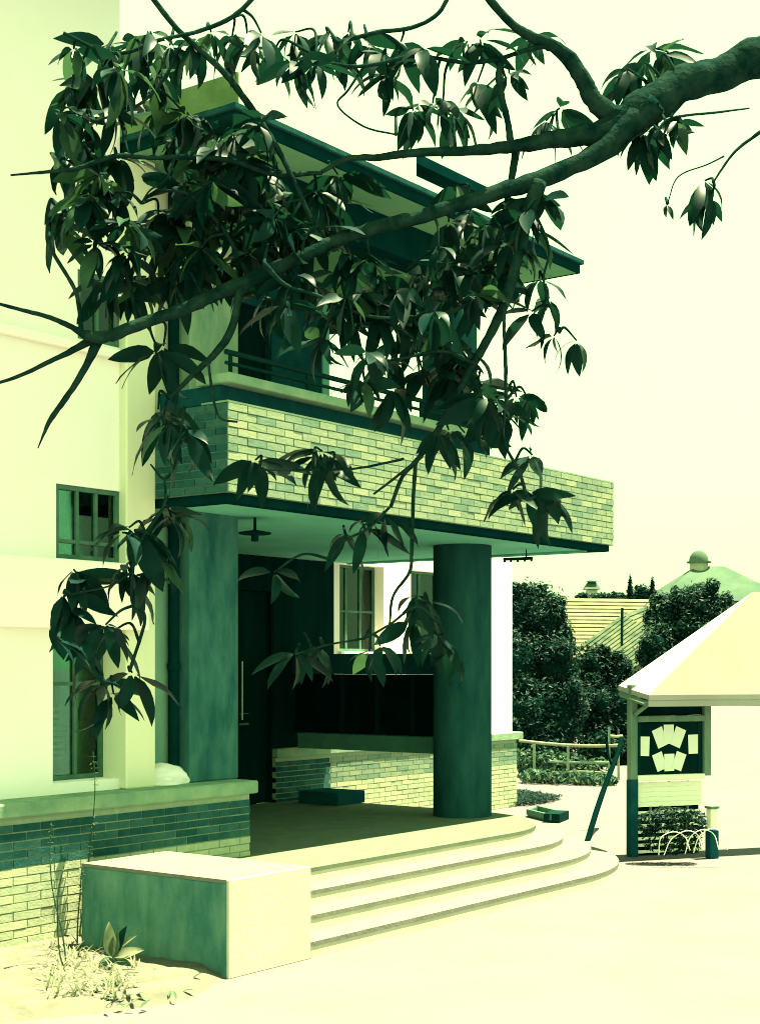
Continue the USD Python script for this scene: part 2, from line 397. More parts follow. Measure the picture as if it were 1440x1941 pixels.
obj('edge_batten', box(BX1 - 0.26, BX1 - 0.20, BY0 + 0.2, 10.55, 3.115, 3.134), M['soffit'], B)
obj('terrace_floor', box(BX0 + 0.241, BX1 - 0.241, BY0 + 0.241, 10.6, 3.32, 3.60), M['floor'], B)
obj('parapet', [box(7.93, 11.60, BY0 + 0.13, BY0 + 0.26, 3.858, 3.99), box(7.93, 8.05, BY0 + 0.26, 7.97, 3.858, 3.99)], M['parapet'], B)
obj('parapet_cap', box(7.88, 11.66, BY0 + 0.0, BY0 + 0.33, 3.992, 4.062, 0.006), M['cap'], B)
rail = obj('railing', [cyl((8.0, 7.36, 4.245), (11.62, 7.36, 4.245), 0.020, 10), cyl((8.0, 7.36, 4.165), (11.62, 7.36, 4.165), 0.014, 8)], M['metal'], B, smooth=40)
for x in (8.05, 8.95, 9.72, 10.5, 11.25, 11.6):
    obj('baluster', cyl((x, 7.36, 4.06), (x, 7.36, 4.225), 0.016, 8), M['metal'], rail, smooth=40)
obj('side_railing', [cyl((11.62, 7.40, 4.245), (11.62, 10.2, 4.245), 0.018, 8), cyl((11.62, 7.40, 4.165), (11.62, 10.2, 4.165), 0.014, 8), cyl((11.62, 8.7, 3.6), (11.62, 8.7, 4.24), 0.016, 8), cyl((11.62, 10.15, 3.6), (11.62, 10.15, 4.24), 0.016, 8)], M['metal'], B, smooth=40)

# upper storey under the roof
obj('upper_wall', wall_xz(8.831, 10.75, 3.60, 5.50, 8.60, 8.80, [(9.25, 9.95, 3.75, 5.1)]), M['parapet'], B)
obj('upper_door', [box(9.25, 9.95, 8.68, 8.73, 3.75, 5.1)], M['dark'], B)
obj('upper_wall_return', box(10.55, 10.75, 8.801, 10.6, 3.60, 5.70), M['parapet'], B)
obj('upper_jamb', box(10.66, 10.755, 8.585, 8.599, 3.60, 5.50), M['soffit'], B)  # pale strip painting the lit end of the upper wall
obj('roof_post', box(11.07, 11.47, 7.40, 7.75, 3.60, 5.42, 0.01), M['column'], B)
obj('roof_beam', [box(7.95, 12.10, 7.33, 7.60, 5.42, 5.718), box(11.90, 12.10, 7.601, 10.5, 5.42, 5.718)], M['dark_edge'], B)
roof = obj('roof', box(7.62, 12.50, 6.93, 10.9, 5.72, 5.80), M['roof_soffit'], B)
obj('fascia', [box(7.60, 12.52, 6.905, 6.928, 5.715, 5.80), box(7.60, 7.618, 6.93, 10.9, 5.715, 5.80), box(12.502, 12.52, 6.93, 10.9, 5.715, 5.80)], M['dark_edge'], roof)
obj('roof_edge', box(7.57, 12.55, 6.875, 10.95, 5.803, 5.845, 0.004), M['column'], roof)
obj('rooftop_block', box(9.05, 11.60, 8.20, 11.5, 5.846, 6.85), mat('rooftop_shaded_plaster', (0.10, 0.155, 0.06), (0.14, 0.20, 0.085), 5.0, 0.9, bump=0.3), B)
obj('rooftop_front', box(9.06, 11.60, 8.185, 8.199, 5.846, 6.845), mat('rooftop_lit_plaster', (0.60, 0.60, 0.46), (0.66, 0.64, 0.50), 3.0, 0.9), B)  # added front sheet, paler than the block: sunlight put into its colour
obj('rooftop_canopy', box(11.602, 13.02, 8.20, 8.42, 6.80, 6.90), M['dark_edge'], B)

# round column
colmesh = cyl((12.32, 8.13, ZL + 0.002), (12.32, 8.13, 3.134), 0.292, 48)
obj('round_column', colmesh, M['column'], B, smooth=40)

# porch floor and steps, rounded at the right corner
STEP_R = ZL / 4


def plan(off):
    body = sg.box(7.505, 8.40, 12.78, 10.6).union(sg.box(7.505, 6.92, 11.3, 10.6)).union(sg.Point(11.3, 8.40).buffer(1.48, 32))
    if off:
        body = body.buffer(off, 32)
    return body.intersection(sg.box(7.505, 0, 30, 10.6))


for k in range(4):
    top = ZL - k * STEP_R
    b = plan(0.258 * k)
    obj('step', prism(b, 0.0 if k == 3 else top - STEP_R + 0.0005, top - 0.03), M['step'], B, label='porch step with a thin nosing')
    obj('tread', prism(b.buffer(0.005, 24).intersection(sg.box(7.505, 0, 30, 10.6)), top - 0.0295, top), M['floor'] if k == 0 else M['tread'], B)
obj('porch_backfill', box(7.5, 8.8, 7.48, PLY - 0.011, 0.0, ZL - 0.004), M['step'], B)
ck = obj('cheek_block', box(6.70, 7.50, 6.162, 7.47, 0.0, 0.585, 0.004), mat('cheek_concrete', (0.038, 0.135, 0.115), (0.11, 0.235, 0.18), 5.0, 0.9, bump=0.4, stretch=(1, 1, 0.45), detail=8), B, label='concrete block flanking the steps, left side stained and toned for shade')
obj('block_cover', box(6.701, 7.499, 6.1615, 7.47, 0.586, 0.6095), M['tread'], ck)  # added slabs on top and front, sunlight put into their paler colour
obj('block_facing', box(6.70, 7.50, 6.14, 6.161, 0.0, 0.61, 0.005), M['step'], ck)

# right wing behind the porch
RY = 10.6
RW = [(13.47, 14.34, 2.10, 3.13), (14.90, 16.0, 2.10, 3.13)]
obj('right_wall', wall_xz(8.84, 17.3, 1.021, 3.42, RY, RY + 0.22, RW + [(11.55, 12.25, 1.021, 2.75)]), M['plaster'], B, label='plastered wall of the right wing')
for a, b2, c, d in RW:
    window(a, b2, c, d, RY + 0.14, [a + (b2 - a) * 0.36, a + (b2 - a) * 0.68], [c + 0.48])
    obj('window_sill', box(a - 0.03, b2 + 0.03, RY - 0.05, RY + 0.139, c - 0.04, c - 0.001), M['plaster'], B)
rp = obj('right_plinth', box(12.26, 17.31, RY - 0.06, RY + 0.22, 0.0, 0.918), M['mortar_pale'], B)
brick_run(rp, 12.26, 13.22, RY - 0.06, 0.0, 15, 0.235, BH, plinth_bricks)  # same wall as further right; darker bricks paint the porch shade
brick_run(rp, 13.22, 17.32, RY - 0.06, 0.0, 10, 0.235, BH, pale_bricks)
brick_run(rp, 13.22, 17.32, RY - 0.06, 0.585, 5, 0.235, BH, [bricks[0], bricks[3], bricks[1]])
obj('right_plinth_cap', box(12.26, 17.45, RY - 0.092, RY + 0.24, 0.92, 1.02, 0.008), M['cap'], B)
obj('right_wing_end', box(17.10, 17.3, RY + 0.221, RY + 5, 0.0, 3.42), M['plaster'], B)
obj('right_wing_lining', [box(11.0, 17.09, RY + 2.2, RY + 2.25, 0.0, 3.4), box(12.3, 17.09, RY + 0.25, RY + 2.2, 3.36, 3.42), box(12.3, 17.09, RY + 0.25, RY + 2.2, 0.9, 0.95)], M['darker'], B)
obj('porch_side_wall', box(8.84, 9.0, 8.63, RY, ZL, 3.134), M['parapet'], B)
obj('back_wall_facing', [box(8.84, 11.54, RY - 0.02, RY - 0.001, ZL, 3.13), box(12.262, 13.34, RY - 0.02, RY - 0.001, 1.022, 3.13), box(11.541, 12.261, RY - 0.02, RY - 0.001, 2.75, 3.13)], M['dark'], B)  # dark sheets over the plaster, painting the shade inside the porch
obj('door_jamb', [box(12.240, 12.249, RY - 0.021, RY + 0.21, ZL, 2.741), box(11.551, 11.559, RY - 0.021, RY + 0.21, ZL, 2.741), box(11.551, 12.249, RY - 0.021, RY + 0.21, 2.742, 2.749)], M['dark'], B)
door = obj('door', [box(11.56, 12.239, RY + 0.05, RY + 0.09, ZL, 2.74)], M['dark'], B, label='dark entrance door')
obj('handle', cyl((11.76, RY - 0.02, 1.35), (11.76, RY - 0.02, 1.98), 0.011, 8), M['pale_metal'], door)
obj('letter_plate', [box(11.78, 11.92, RY + 0.03, RY + 0.049, 1.29, 1.315), box(11.78, 11.92, RY + 0.03, RY + 0.049, 1.41, 1.42)], M['frame'], door)
SX = 12.62
obj('porch_ledge', box(SX - 0.12, SX + 0.16, 8.35, RY - 0.172, 1.022, 1.19, 0.006), M['ledge'], B)
scr = obj('dark_screen', [box(SX + 0.02, SX + 0.05, 8.47, RY - 0.022, 1.192, 1.84)], M['darker'], B)
obj('top_rail', box(SX - 0.03, SX + 0.10, 8.40, RY - 0.022, 1.842, 2.06, 0.004), M['parapet'], scr)
for y in (8.95, 9.42, 9.9):
    obj('stile', box(SX - 0.005, SX + 0.019, y - 0.03, y + 0.03, 1.193, 1.84), M['dark'], scr)

# bricks: the 300 that show largest stand alone, the rest of each wall are one part of it
brick_list.sort(key=lambda t: t[3])
rest = {}
for k, (host, g, mt, _) in enumerate(brick_list):
    if k < 300:
        obj('brick', g, mt, host)
    else:
        rest.setdefault((str(host.GetPath()), str(mt.GetPath())), (host, mt, []))[2].append(g)
for host, mt, gs in rest.values():
    obj('brickwork', gs, mt, host, kind='stuff')

# ------------------------------------------------------------------ small things in the porch
obj('step_block', box(12.36, 12.84, 9.75, 10.30, ZL + 0.001, 0.565, 0.006), M['parapet'], label='low square stone block on the porch floor by the back wall', cat='step block')
pl = thing('ceiling_lamp', 'flat dark disc lamp hanging under the porch ceiling', 'lamp', (11.0, 9.4, 3.13))
p0 = on_z(483, 1008, 3.02)
pl2 = p0
obj('stem', cyl((p0[0], p0[1], 3.0), (p0[0], p0[1], 3.135), 0.012, 8), M['metal'], pl)
obj('lamp_shade', [tube([(p0[0], p0[1], z) for z in (2.995, 3.0, 3.012, 3.03)], [0.11, 0.135, 0.13, 0.03], 20), cyl((p0[0], p0[1], 2.94), (p0[0], p0[1], 2.995), 0.03, 10)], M['dark_edge'], pl, smooth=30)
q0 = at(982, 1062, 15.2)
tl = thing('strip_lamp', 'dark strip lamp hanging from the balcony underside by a thin rod', 'lamp', q0)
a0, a1 = at(955, 1063, 15.4), at(1008, 1061, 15.0)
rr = at(997, 1061, 15.07)
obj('lamp_body', [tube([a0 + UP * 0.012, (a0 + a1) / 2 + UP * 0.012, a1 + UP * 0.012], 0.016, 8)] + [cyl(a0 + (a1 - a0) * t + UP * -0.02, a0 + (a1 - a0) * t + UP * 0.01, 0.012, 8) for t in (0.02, 0.25, 0.5, 0.75, 0.98)], M['metal'], tl)
obj('rod', cyl(rr, [rr[0], rr[1], 3.125], 0.006, 6), M['metal'], tl)

# ------------------------------------------------------------------ things standing on the ground
gr = thing('drain_tray', 'low open metal tray lying on the ground beside the rounded steps', 'tray', on_z(1030, 1548, 0))
T0, T1, T2, T3 = on_z(1000, 1542, 0.05), on_z(1045, 1553, 0.05), on_z(1063, 1546, 0.05), on_z(1018, 1535, 0.05)
def bar(a, b, w, z0, z1):
    a, b = np.array(a[:2]), np.array(b[:2])
    d = (b - a) / np.linalg.norm(b - a); n = np.array([-d[1], d[0]]) * w / 2
    return prism(sg.Polygon([a + n, b + n, b - n, a - n]), z0, z1)
obj('tray_floor', prism(sg.Polygon([T0[:2], T1[:2], T2[:2], T3[:2]]), 0.004, 0.03), M['frame'], gr)
obj('rim', [bar(T0, T1, 0.04, 0.03, 0.10), bar(T3, T2, 0.04, 0.03, 0.10), bar(T0, T3, 0.04, 0.03, 0.09)], M['frame'], gr)
obj('end_box', bar(T1, T2, 0.20, 0.004, 0.11), M['metal'], gr)

lp0 = on_z(1110, 1596, 0)
lp = thing('leaning_pole', 'dark forked pole leaning in front of the bamboo fence', 'pole', lp0)
top = at(1178, 1400, 17.6)
path = smooth_path([lp0 - UP * 0.05, at(1133, 1530, 16.7), at(1152, 1476, 17.1), at(1170, 1430, 17.4), top], 5)
obj('shaft', tube(path, np.linspace(0.034, 0.028, len(path)), 10, rough=0.15), M['darker'], lp, smooth=True)
obj('fork', tube(smooth_path([at(1160, 1452, 17.25), at(1152, 1432, 17.3), at(1150, 1408, 17.35)], 4), 0.018, 8, rough=0.2), M['darker'], lp, smooth=True)


# ------------------------------------------------------------------ foliage tools
def leaf(L, W, curl=0.5, fold=0.25, seg=6, wave=0.0, ph=0.0):
    """A pointed leaf along +x with its face up, bending down towards the tip."""
    t = np.linspace(0, 1, seg + 1)
    w = W * 0.5 * np.sin(np.pi * t ** 0.85) ** 0.75 * (1 - 0.28 * t)
    w[0] = W * 0.03; w[-1] = 0.0008
    ang = curl * t ** 1.3
    x = np.concatenate([[0], np.cumsum(np.cos(ang[:-1]) * np.diff(t))]) * L
    z = -np.concatenate([[0], np.cumsum(np.sin(ang[:-1]) * np.diff(t))]) * L
    mid = np.stack([x, 0 * x, z], 1)
    lift = np.stack([np.sin(ang), 0 * ang, np.cos(ang)], 1)
    e = fold * w[:, None] + (wave * W * np.sin(t * 9 + ph))[:, None]
    e2 = fold * w[:, None] + (wave * W * np.sin(t * 8 + ph + 2))[:, None]
    A = mid + np.stack([0 * w, w, 0 * w], 1) + lift * e
    C = mid - np.stack([0 * w, w, 0 * w], 1) + lift * e2
    V = np.vstack([A, mid, C])
    n = seg + 1
    F = []
    for k in range(seg):
        F += [(k, n + k, k + 1), (k + 1, n + k, n + k + 1), (n + k, 2 * n + k, n + k + 1), (n + k + 1, 2 * n + k, 2 * n + k + 1)]
    return V, np.array(F)


def place(vf, root, d, n):
    d = d / np.linalg.norm(d)
    s = np.cross(n, d); s /= np.linalg.norm(s) + 1e-9
    n = np.cross(d, s)
    return vf[0] @ np.stack([d, s, n]) + root, vf[1]


def join(list_vf):
    V, F, k = [], [], 0
    for v, f in list_vf:
        V.append(v); F.append(f + k); k += len(v)
    return np.vstack(V), np.vstack(F)


def leaf_cloud(lobes, count, size, rng, flat=0.5, up=0.4):
    """Small leaf quads on and in a set of lobes (centre, radii); returns one (v, f)."""
    lobes = [(np.array(c, float), np.array(r, float)) for c, r in lobes]
    wt = np.array([np.prod(r) ** (2 / 3) for _, r in lobes]); wt /= wt.sum()
    pick = rng.choice(len(lobes), count, p=wt)
    d = rng.normal(size=(count, 3)); d /= np.linalg.norm(d, axis=1, keepdims=True)
    rad = rng.uniform(0.55, 1.0, count) ** 0.6
    C = np.array([c for c, _ in lobes])[pick]; Rr = np.array([r for _, r in lobes])[pick]
    clump = 0.45 + 1.1 * meshkit.fbm((C + d * Rr) * 2.6, 3, 3)
    P = C + d * Rr * (rad * clump)[:, None]
    P[:, 2] = np.maximum(P[:, 2], 0.03)
    nrm = d * 0.6 + rng.normal(size=(count, 3)) * flat + UP * up
    nrm /= np.linalg.norm(nrm, axis=1, keepdims=True)
    a = np.cross(nrm, rng.normal(size=(count, 3))); a /= np.linalg.norm(a, axis=1, keepdims=True)
    b = np.cross(nrm, a)
    s = (size * rng.uniform(0.6, 1.3, count))[:, None]
    V = np.stack([P - a * s, P + b * s * 0.42 + nrm * s * 0.12, P + a * s, P - b * s * 0.42 + nrm * s * 0.12], 1).reshape(-1, 3)
    i = np.arange(count)[:, None] * 4
    F = np.vstack([i + [0, 1, 2], i + [0, 2, 3]])
    return V, F


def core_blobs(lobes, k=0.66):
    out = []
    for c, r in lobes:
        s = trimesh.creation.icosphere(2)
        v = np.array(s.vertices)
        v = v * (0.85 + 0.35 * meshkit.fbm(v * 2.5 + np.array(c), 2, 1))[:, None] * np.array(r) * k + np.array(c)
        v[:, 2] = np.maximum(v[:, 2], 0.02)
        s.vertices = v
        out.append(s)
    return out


def px_lobe(px, py, rx, ry, depth, rd=None):
    c = at(px, py, depth)
    s = depth / FPX
    rr_ = np.array([rx * s, rx * s, ry * s])
    return (c, rr_)


def bushy(name, label, cat, lobes, count, size, seed, trunk=None, group=None, pale=0.2, mats=('bush', 'bush_pale')):
    r = np.random.default_rng(seed)
    more = []
    for c, q in lobes:
        for _ in range(4):
            d = r.normal(size=3); d /= np.linalg.norm(d); d[2] = abs(d[2]) if r.random() < 0.6 else d[2]
            more.append((c + d * q * r.uniform(0.7, 1.0), q * r.uniform(0.22, 0.42)))
    lobes = list(lobes) + more
    base = np.mean([c for c, _ in lobes], 0); base[2] = 0
    t = thing(name, label, cat, base, group)
    obj('crown', leaf_cloud(lobes, int(count * (1 - pale)), size, r), M[mats[0]], t)
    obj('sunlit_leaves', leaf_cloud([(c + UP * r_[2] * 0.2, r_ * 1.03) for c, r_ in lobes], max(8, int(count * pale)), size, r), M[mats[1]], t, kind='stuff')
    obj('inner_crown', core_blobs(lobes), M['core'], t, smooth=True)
    if trunk:
        obj('trunk', tube(smooth_path(trunk[0], 4), trunk[1], 8, rough=0.15), M['bark'], t, smooth=True)
    return t


# ------------------------------------------------------------------ notice board under its roof
KD = 14.85
ang = math.radians(69)
KU = FW * math.cos(ang) + RT * math.sin(ang)
KV = FW * math.sin(ang) - RT * math.cos(ang)
K0 = on_z(1198, 1625, 0.0)
K = thing('notice_board', 'roofed outdoor notice board with dark panel and white slatted base', 'notice board', K0)


def kp(u, v, z):
    return K0 + KU * u + KV * v + UP * z


def kbox(u0, u1, v0, v1, z0, z1, c=0.0):
    b = box(u0, u1, v0, v1, z0, z1, c)
    w = np.array(b.vertices)
    b.vertices = K0 + w[:, :1] * KU + w[:, 1:2] * KV + w[:, 2:] * UP
    return b


def kz(y):
    return H - (y - PY) * KD / FPX


KW = 0.86
obj('post', kbox(-0.04, 0.04, -0.04, 0.04, 0.781, 1.74, 0.005), M['grey_wood'], K)
obj('post_foot', kbox(-0.045, 0.045, -0.045, 0.045, 0.0, 0.78, 0.005), M['parapet'], K)
obj('post', kbox(KW - 0.03, KW + 0.05, -0.04, 0.04, 0.80, 1.74, 0.005), M['grey_wood'], K)
obj('board', kbox(0.042, KW - 0.032, 0.0, 0.03, 0.825, 1.36), M['dark'], K)
obj('upper_panel', kbox(0.042, KW - 0.032, 0.01, 0.03, 1.425, 1.60), M['dark'], K)
obj('rail', kbox(0.041, KW - 0.031, -0.05, 0.045, 1.362, 1.423, 0.004), M['grey_wood'], K)
obj('rail', kbox(0.041, KW - 0.031, -0.05, 0.045, 0.765, 0.823, 0.004), M['white_wood'], K)
for u in (0.05, KW - 0.09):
    obj('stile', kbox(u, u + 0.04, -0.012, -0.001, 0.826, 1.36), M['dark_edge'], K)
for k in range(5):
    obj('slat', kbox(0.05, KW - 0.04, 0.0, 0.02, 0.50 + k * 0.05, 0.547 + k * 0.05), M['white_wood'], K)
for k in range(7):
    obj('slat', kbox(0.05, KW - 0.04, 0.0, 0.02, 0.03 + k * 0.066, 0.058 + k * 0.066), M['white_wood'], K)
obj('base_shade', kbox(0.10, KW - 0.04, 0.06, 0.08, 0.0, 0.49), M['darker'], K)
for u in (0.23, 0.45, 0.67):
    obj('batten', kbox(u - 0.01, u + 0.01, 0.021, 0.04, 0.03, 0.75), M['grey_wood'], K)
# hip roof
UA, UB = -0.05, 3.8
VA, VB = -0.32, 0.17
e0, e1 = 1.64, 1.73
rz, ru0, ru1, rv = 2.70, 1.40, 2.4, -0.06
A, Bq, C_, D_ = kp(0.0, VA, e0), kp(UB, VA, e0), kp(UB, VB, e1), kp(-0.06, VB, e1)
R0, R1 = kp(ru0, rv, rz), kp(ru1, rv, rz)
th = UP * 0.05
rv_ = np.array([A, Bq, C_, D_, R0, R1, A - th, Bq - th, C_ - th, D_ - th, R0 - th, R1 - th])
rf = [(0, 1, 5), (0, 5, 4), (1, 2, 5), (2, 3, 4), (2, 4, 5), (3, 0, 4), (6, 11, 7), (6, 10, 11), (7, 11, 8), (8, 10, 9), (8, 11, 10), (9, 10, 6),
      (0, 6, 7), (0, 7, 1), (1, 7, 8), (1, 8, 2), (2, 8, 9), (2, 9, 3), (3, 9, 6), (3, 6, 0)]
obj('roof', (rv_, np.array(rf)), M['zinc'], K)
obj('fascia', kbox(0.0, UB - 0.01, VA + 0.005, VA + 0.03, e0 - 0.115, e0 - 0.052), M['zinc'], K)
obj('side_fascia', tube([kp(-0.05, VB - 0.02, e1 - 0.085), kp(-0.01, VA + 0.04, e0 - 0.085)], 0.03, 4), M['grey_wood'], K)
obj('bracket', tube([kp(0.0, -0.05, 1.44), kp(0.03, -0.28, 1.56)], 0.022, 6), M['grey_wood'], K)
obj('far_post', kbox(UB - 0.25, UB - 0.15, -0.05, 0.05, 0.0, 1.72), M['grey_wood'], K)
obj('far_post', kbox(2.6, 2.68, 0.0, 0.08, 0.0, 1.74), M['grey_wood'], K)
# sheets pinned in a fan
ppm = KD / FPX / math.sin(ang)
sheets = [(1254, 1400, 21, 37, -22, 'upper left sheet of the fan of white papers on the notice board'), (1272, 1394, 20, 37, 0, 'top middle sheet of the fan of white papers on the notice board'), (1291, 1400, 21, 37, 22, 'upper right sheet of the fan of white papers on the notice board'), (1253, 1446, 20, 34, -20, 'lower left sheet of the fan of white papers on the notice board'), (1273, 1448, 20, 33, 0, 'bottom middle sheet of the fan of white papers on the notice board'), (1293, 1446, 20, 34, 20, 'lower right sheet of the fan of white papers on the notice board'), (1222, 1416, 20, 37, 2, 'lone white paper at the left end of the notice board'), (1323, 1414, 20, 37, -2, 'lone white paper at the right end of the notice board')]
for k, (sx, sy, sw, sh, rot, lab) in enumerate(sheets):
    u, z = (sx - 1198) * ppm, kz(sy)
    w_, h_ = sw * ppm / 2, sh * KD / FPX / 2
    a = math.radians(-rot)
    pts = [(x * math.cos(a) - y * math.sin(a), x * math.sin(a) + y * math.cos(a)) for x, y in ((-w_, -h_), (w_, -h_), (w_ * 1.05, h_), (-w_ * 1.05, h_))]
    if 3 <= k <= 5:
        pts = [(-x, -y) if False else (x, y) for x, y in pts]
    e = trimesh.creation.extrude_polygon(sg.Polygon(pts), 0.002, engine='earcut')
    w = np.array(e.vertices)
    e.vertices = kp(u, -0.004 - 0.0025 * (k % 3), z) + w[:, :1] * KU + w[:, 1:2] * UP - w[:, 2:] * KV
    obj('paper_sheet', e, M['paper'], label=lab, cat='paper', group='white papers pinned on the notice board')

# planting at its foot
r = np.random.default_rng(8)
lob = [px_lobe(x, y, 23, 22, 14.35) for x, y in ((1228, 1560), (1255, 1552), (1285, 1556), (1315, 1558), (1240, 1590), (1275, 1600), (1310, 1598))]
bs = thing('low_shrub', 'low leafy shrub growing against the slatted base of the notice board', 'shrub', K0 + KU * 0.4 - KV * 0.3)
obj('foliage', leaf_cloud(lob, 1300, 0.026, r), M['bush'], bs, kind='stuff')
obj('sunlit_leaves', leaf_cloud(lob[:4], 420, 0.026, r), M['bush_pale'], bs, kind='stuff')
for k, (a, b, c) in enumerate([((1248, 1622), (1252, 1590), (1275, 1578)), ((1258, 1622), (1272, 1592), (1300, 1576)), ((1298, 1620), (1308, 1588), (1330, 1574)), ((1314, 1618), (1324, 1588), (1346, 1572))]):
    dd = 14.1
    obj('wire_hoop', tube(smooth_path([at(*a, dd), at(*b, dd), at(*c, dd), at(c[0] + 22, c[1] + 8, dd), at(c[0] + 32, 1612, dd)], 5), 0.0045, 6), M['white_wood'], label=('%s pale wire hoop edging the bed before the notice board' % ['leftmost', 'second from left', 'second from right', 'rightmost'][k]), cat='hoop', group='wire hoops before the notice board', smooth=True)
gp0 = on_z(1349, 1628, 0)
gp = thing('bollard', 'short square white post with dark foot right of the wire hoops', 'post', gp0)
def fbox(o, w, d, z0, z1):
    b = box(-w / 2, w / 2, -d / 2, d / 2, z0, z1, 0.006)
    v_ = np.array(b.vertices)
    b.vertices = o + v_[:, :1] * KU + v_[:, 1:2] * KV + v_[:, 2:] * UP
    return b
obj('shaft', fbox(gp0, 0.085, 0.085, 0.29, 0.50), M['white_wood'], gp)
obj('foot', fbox(gp0, 0.10, 0.10, 0.0, 0.289), M['parapet'], gp)
obj('cap', fbox(gp0, 0.11, 0.11, 0.501, 0.53), M['grey_wood'], gp)

# ------------------------------------------------------------------ behind: fence, bushes, houses
FD = 24.8
fence = thing('bamboo_fence', 'bamboo rail fence in front of the dark bushes', 'fence', on_z(1080, 1482, 0))
obj('rail', tube(smooth_path([at(985, 1405, FD + 1.2), at(1040, 1411, FD + 0.5), at(1110, 1415, FD), at(1172, 1414, FD - 0.6)], 5), 0.028, 8, rough=0.1), M['bamboo'], fence, smooth=True)
obj('rail', tube([at(985, 1443, FD + 1.25), at(1080, 1446, FD + 0.1), at(1155, 1447, FD - 0.4)], 0.022, 8), M['grey_wood'], fence)
obj('rail', tube([at(1040, 1466, FD + .5), at(1100, 1464, FD + 0.1), at(1160, 1466, FD - 0.4)], 0.022, 8), M['bamboo'], fence)
for px, y0, y1, mt in ((1076, 1482, 1416, 'grey_wood'), (1154, 1486, 1380, 'grey_wood'), (1012, 1478, 1412, 'grey_wood'), (1172, 1488, 1420, 'bamboo')):
    obj('post', tube([at(px, y0 + 4, FD), at(px, (y0 + y1) / 2, FD), at(px, y1, FD)], 0.022, 8, rough=0.1), M[mt], fence)
obj('short_rail', tube([at(1156, 1396, FD), at(1168, 1397, FD), at(1180, 1396, FD)], 0.025, 8), M['bamboo'], fence)

lb = [px_lobe(*a) for a in ((995, 1170, 50, 60, 29), (1030, 1180, 50, 55, 29), (980, 1270, 60, 80, 28.5), (1050, 1265, 52, 70, 28.5), (1000, 1360, 70, 80, 28), (1060, 1370, 50, 80, 28), (1010, 1130, 34, 26, 29.2), (1068, 1215, 26, 45, 28.8), (985, 1122, 24, 18, 29), (1052, 1150, 28, 22, 29), (1082, 1290, 22, 30, 28.4), (1020, 1430, 70, 50, 27.8), (985, 1440, 40, 40, 27.8))]
bushy('leafy_tree', 'dense dark tree standing right of the white wall', 'tree', lb, 20000, 0.048, 21, ([at(1030, 1478, 28.6), at(1032, 1400, 28.6), at(1020, 1250, 28.9)], [0.14, 0.12, 0.08]), pale=0.12)
lb = [px_lobe(*a) for a in ((1120, 1265, 42, 45, 30), (1165, 1285, 40, 45, 30), (1120, 1350, 55, 70, 29.5), (1180, 1360, 55, 70, 29.5), (1140, 1425, 65, 55, 29), (1205, 1400, 45, 80, 29.5), (1198, 1300, 26, 30, 29.8), (1142, 1245, 22, 18, 30), (1190, 1450, 50, 40, 29), (1225, 1350, 30, 60, 29.6))]
bushy('leafy_tree', 'lower dark bushy tree behind the leaning pole', 'tree', lb, 15000, 0.048, 22, ([at(1150, 1478, 29.4), at(1150, 1400, 29.4), at(1145, 1300, 29.6)], [0.12, 0.1, 0.06]), pale=0.10)
lb = [px_lobe(*a) for a in ((1262, 1190, 40, 60, 33), (1300, 1160, 45, 40, 33), (1245, 1240, 40, 55, 32.5), (1340, 1150, 40, 40, 33), (1310, 1210, 60, 60, 33), (1250, 1150, 22, 25, 33.2), (1325, 1128, 30, 22, 33.2), (1285, 1135, 20, 20, 33.1))]
bushy('leafy_tree', 'dark rounded tree rising behind the notice board roof', 'tree', lb, 12000, 0.05, 23, ([at(1290, 1440, 33), at(1290, 1330, 33), at(1285, 1200, 33)], [0.16, 0.13, 0.08]), pale=0.3)
# low planting along the fence
lb = [px_lobe(*a) for a in ((1005, 1450, 30, 28, 25.6), (1045, 1448, 30, 26, 25.6), (1090, 1452, 30, 26, 25.4), (1130, 1456, 28, 22, 25.2), (1020, 1472, 40, 14, 24.2), (1075, 1475, 40, 14, 24.0), (1130, 1478, 40, 14, 23.8))]
r = np.random.default_rng(31)
obj('ground_cover', leaf_cloud(lb, 2600, 0.05, r), M['weed'], label='pale low plants growing along the bamboo fence', cat='plants', kind='stuff')
obj('ground_cover', leaf_cloud(lb, 900, 0.06, r), M['bush'], label='dark low plants growing along the bamboo fence', cat='plants', kind='stuff')
# bed of dark ground cover beyond the white wall's corner
bed = [on_z(960, 1502, 0), on_z(1000, 1506, 0), on_z(1062, 1515, 0), on_z(1050, 1521, 0), on_z(1020, 1527, 0), on_z(960, 1532, 0)]
poly = sg.Polygon([b_[:2] for b_ in bed])
cen = np.array(poly.centroid.coords[0])
pts = []
while len(pts) < 1500:
    q = r.uniform([min(b_[0] for b_ in bed), min(b_[1] for b_ in bed)], [max(b_[0] for b_ in bed), max(b_[1] for b_ in bed)])
    if poly.contains(sg.Point(q)):
        pts.append(q)
vf = []
for q in pts:
    a = r.uniform(0, 2 * np.pi)
    vf.append(place(leaf(r.uniform(0.07, 0.13), 0.035, 0.5, 0.2, 2), np.array([q[0], q[1], r.uniform(0.01, 0.05)]), np.array([math.cos(a), math.sin(a), r.uniform(0.1, 0.5)]), UP))
obj('ground_cover', join(vf), M['bush'], label='wedge of dark creeping plants on the ground beyond the white wall', cat='plants', kind='stuff')


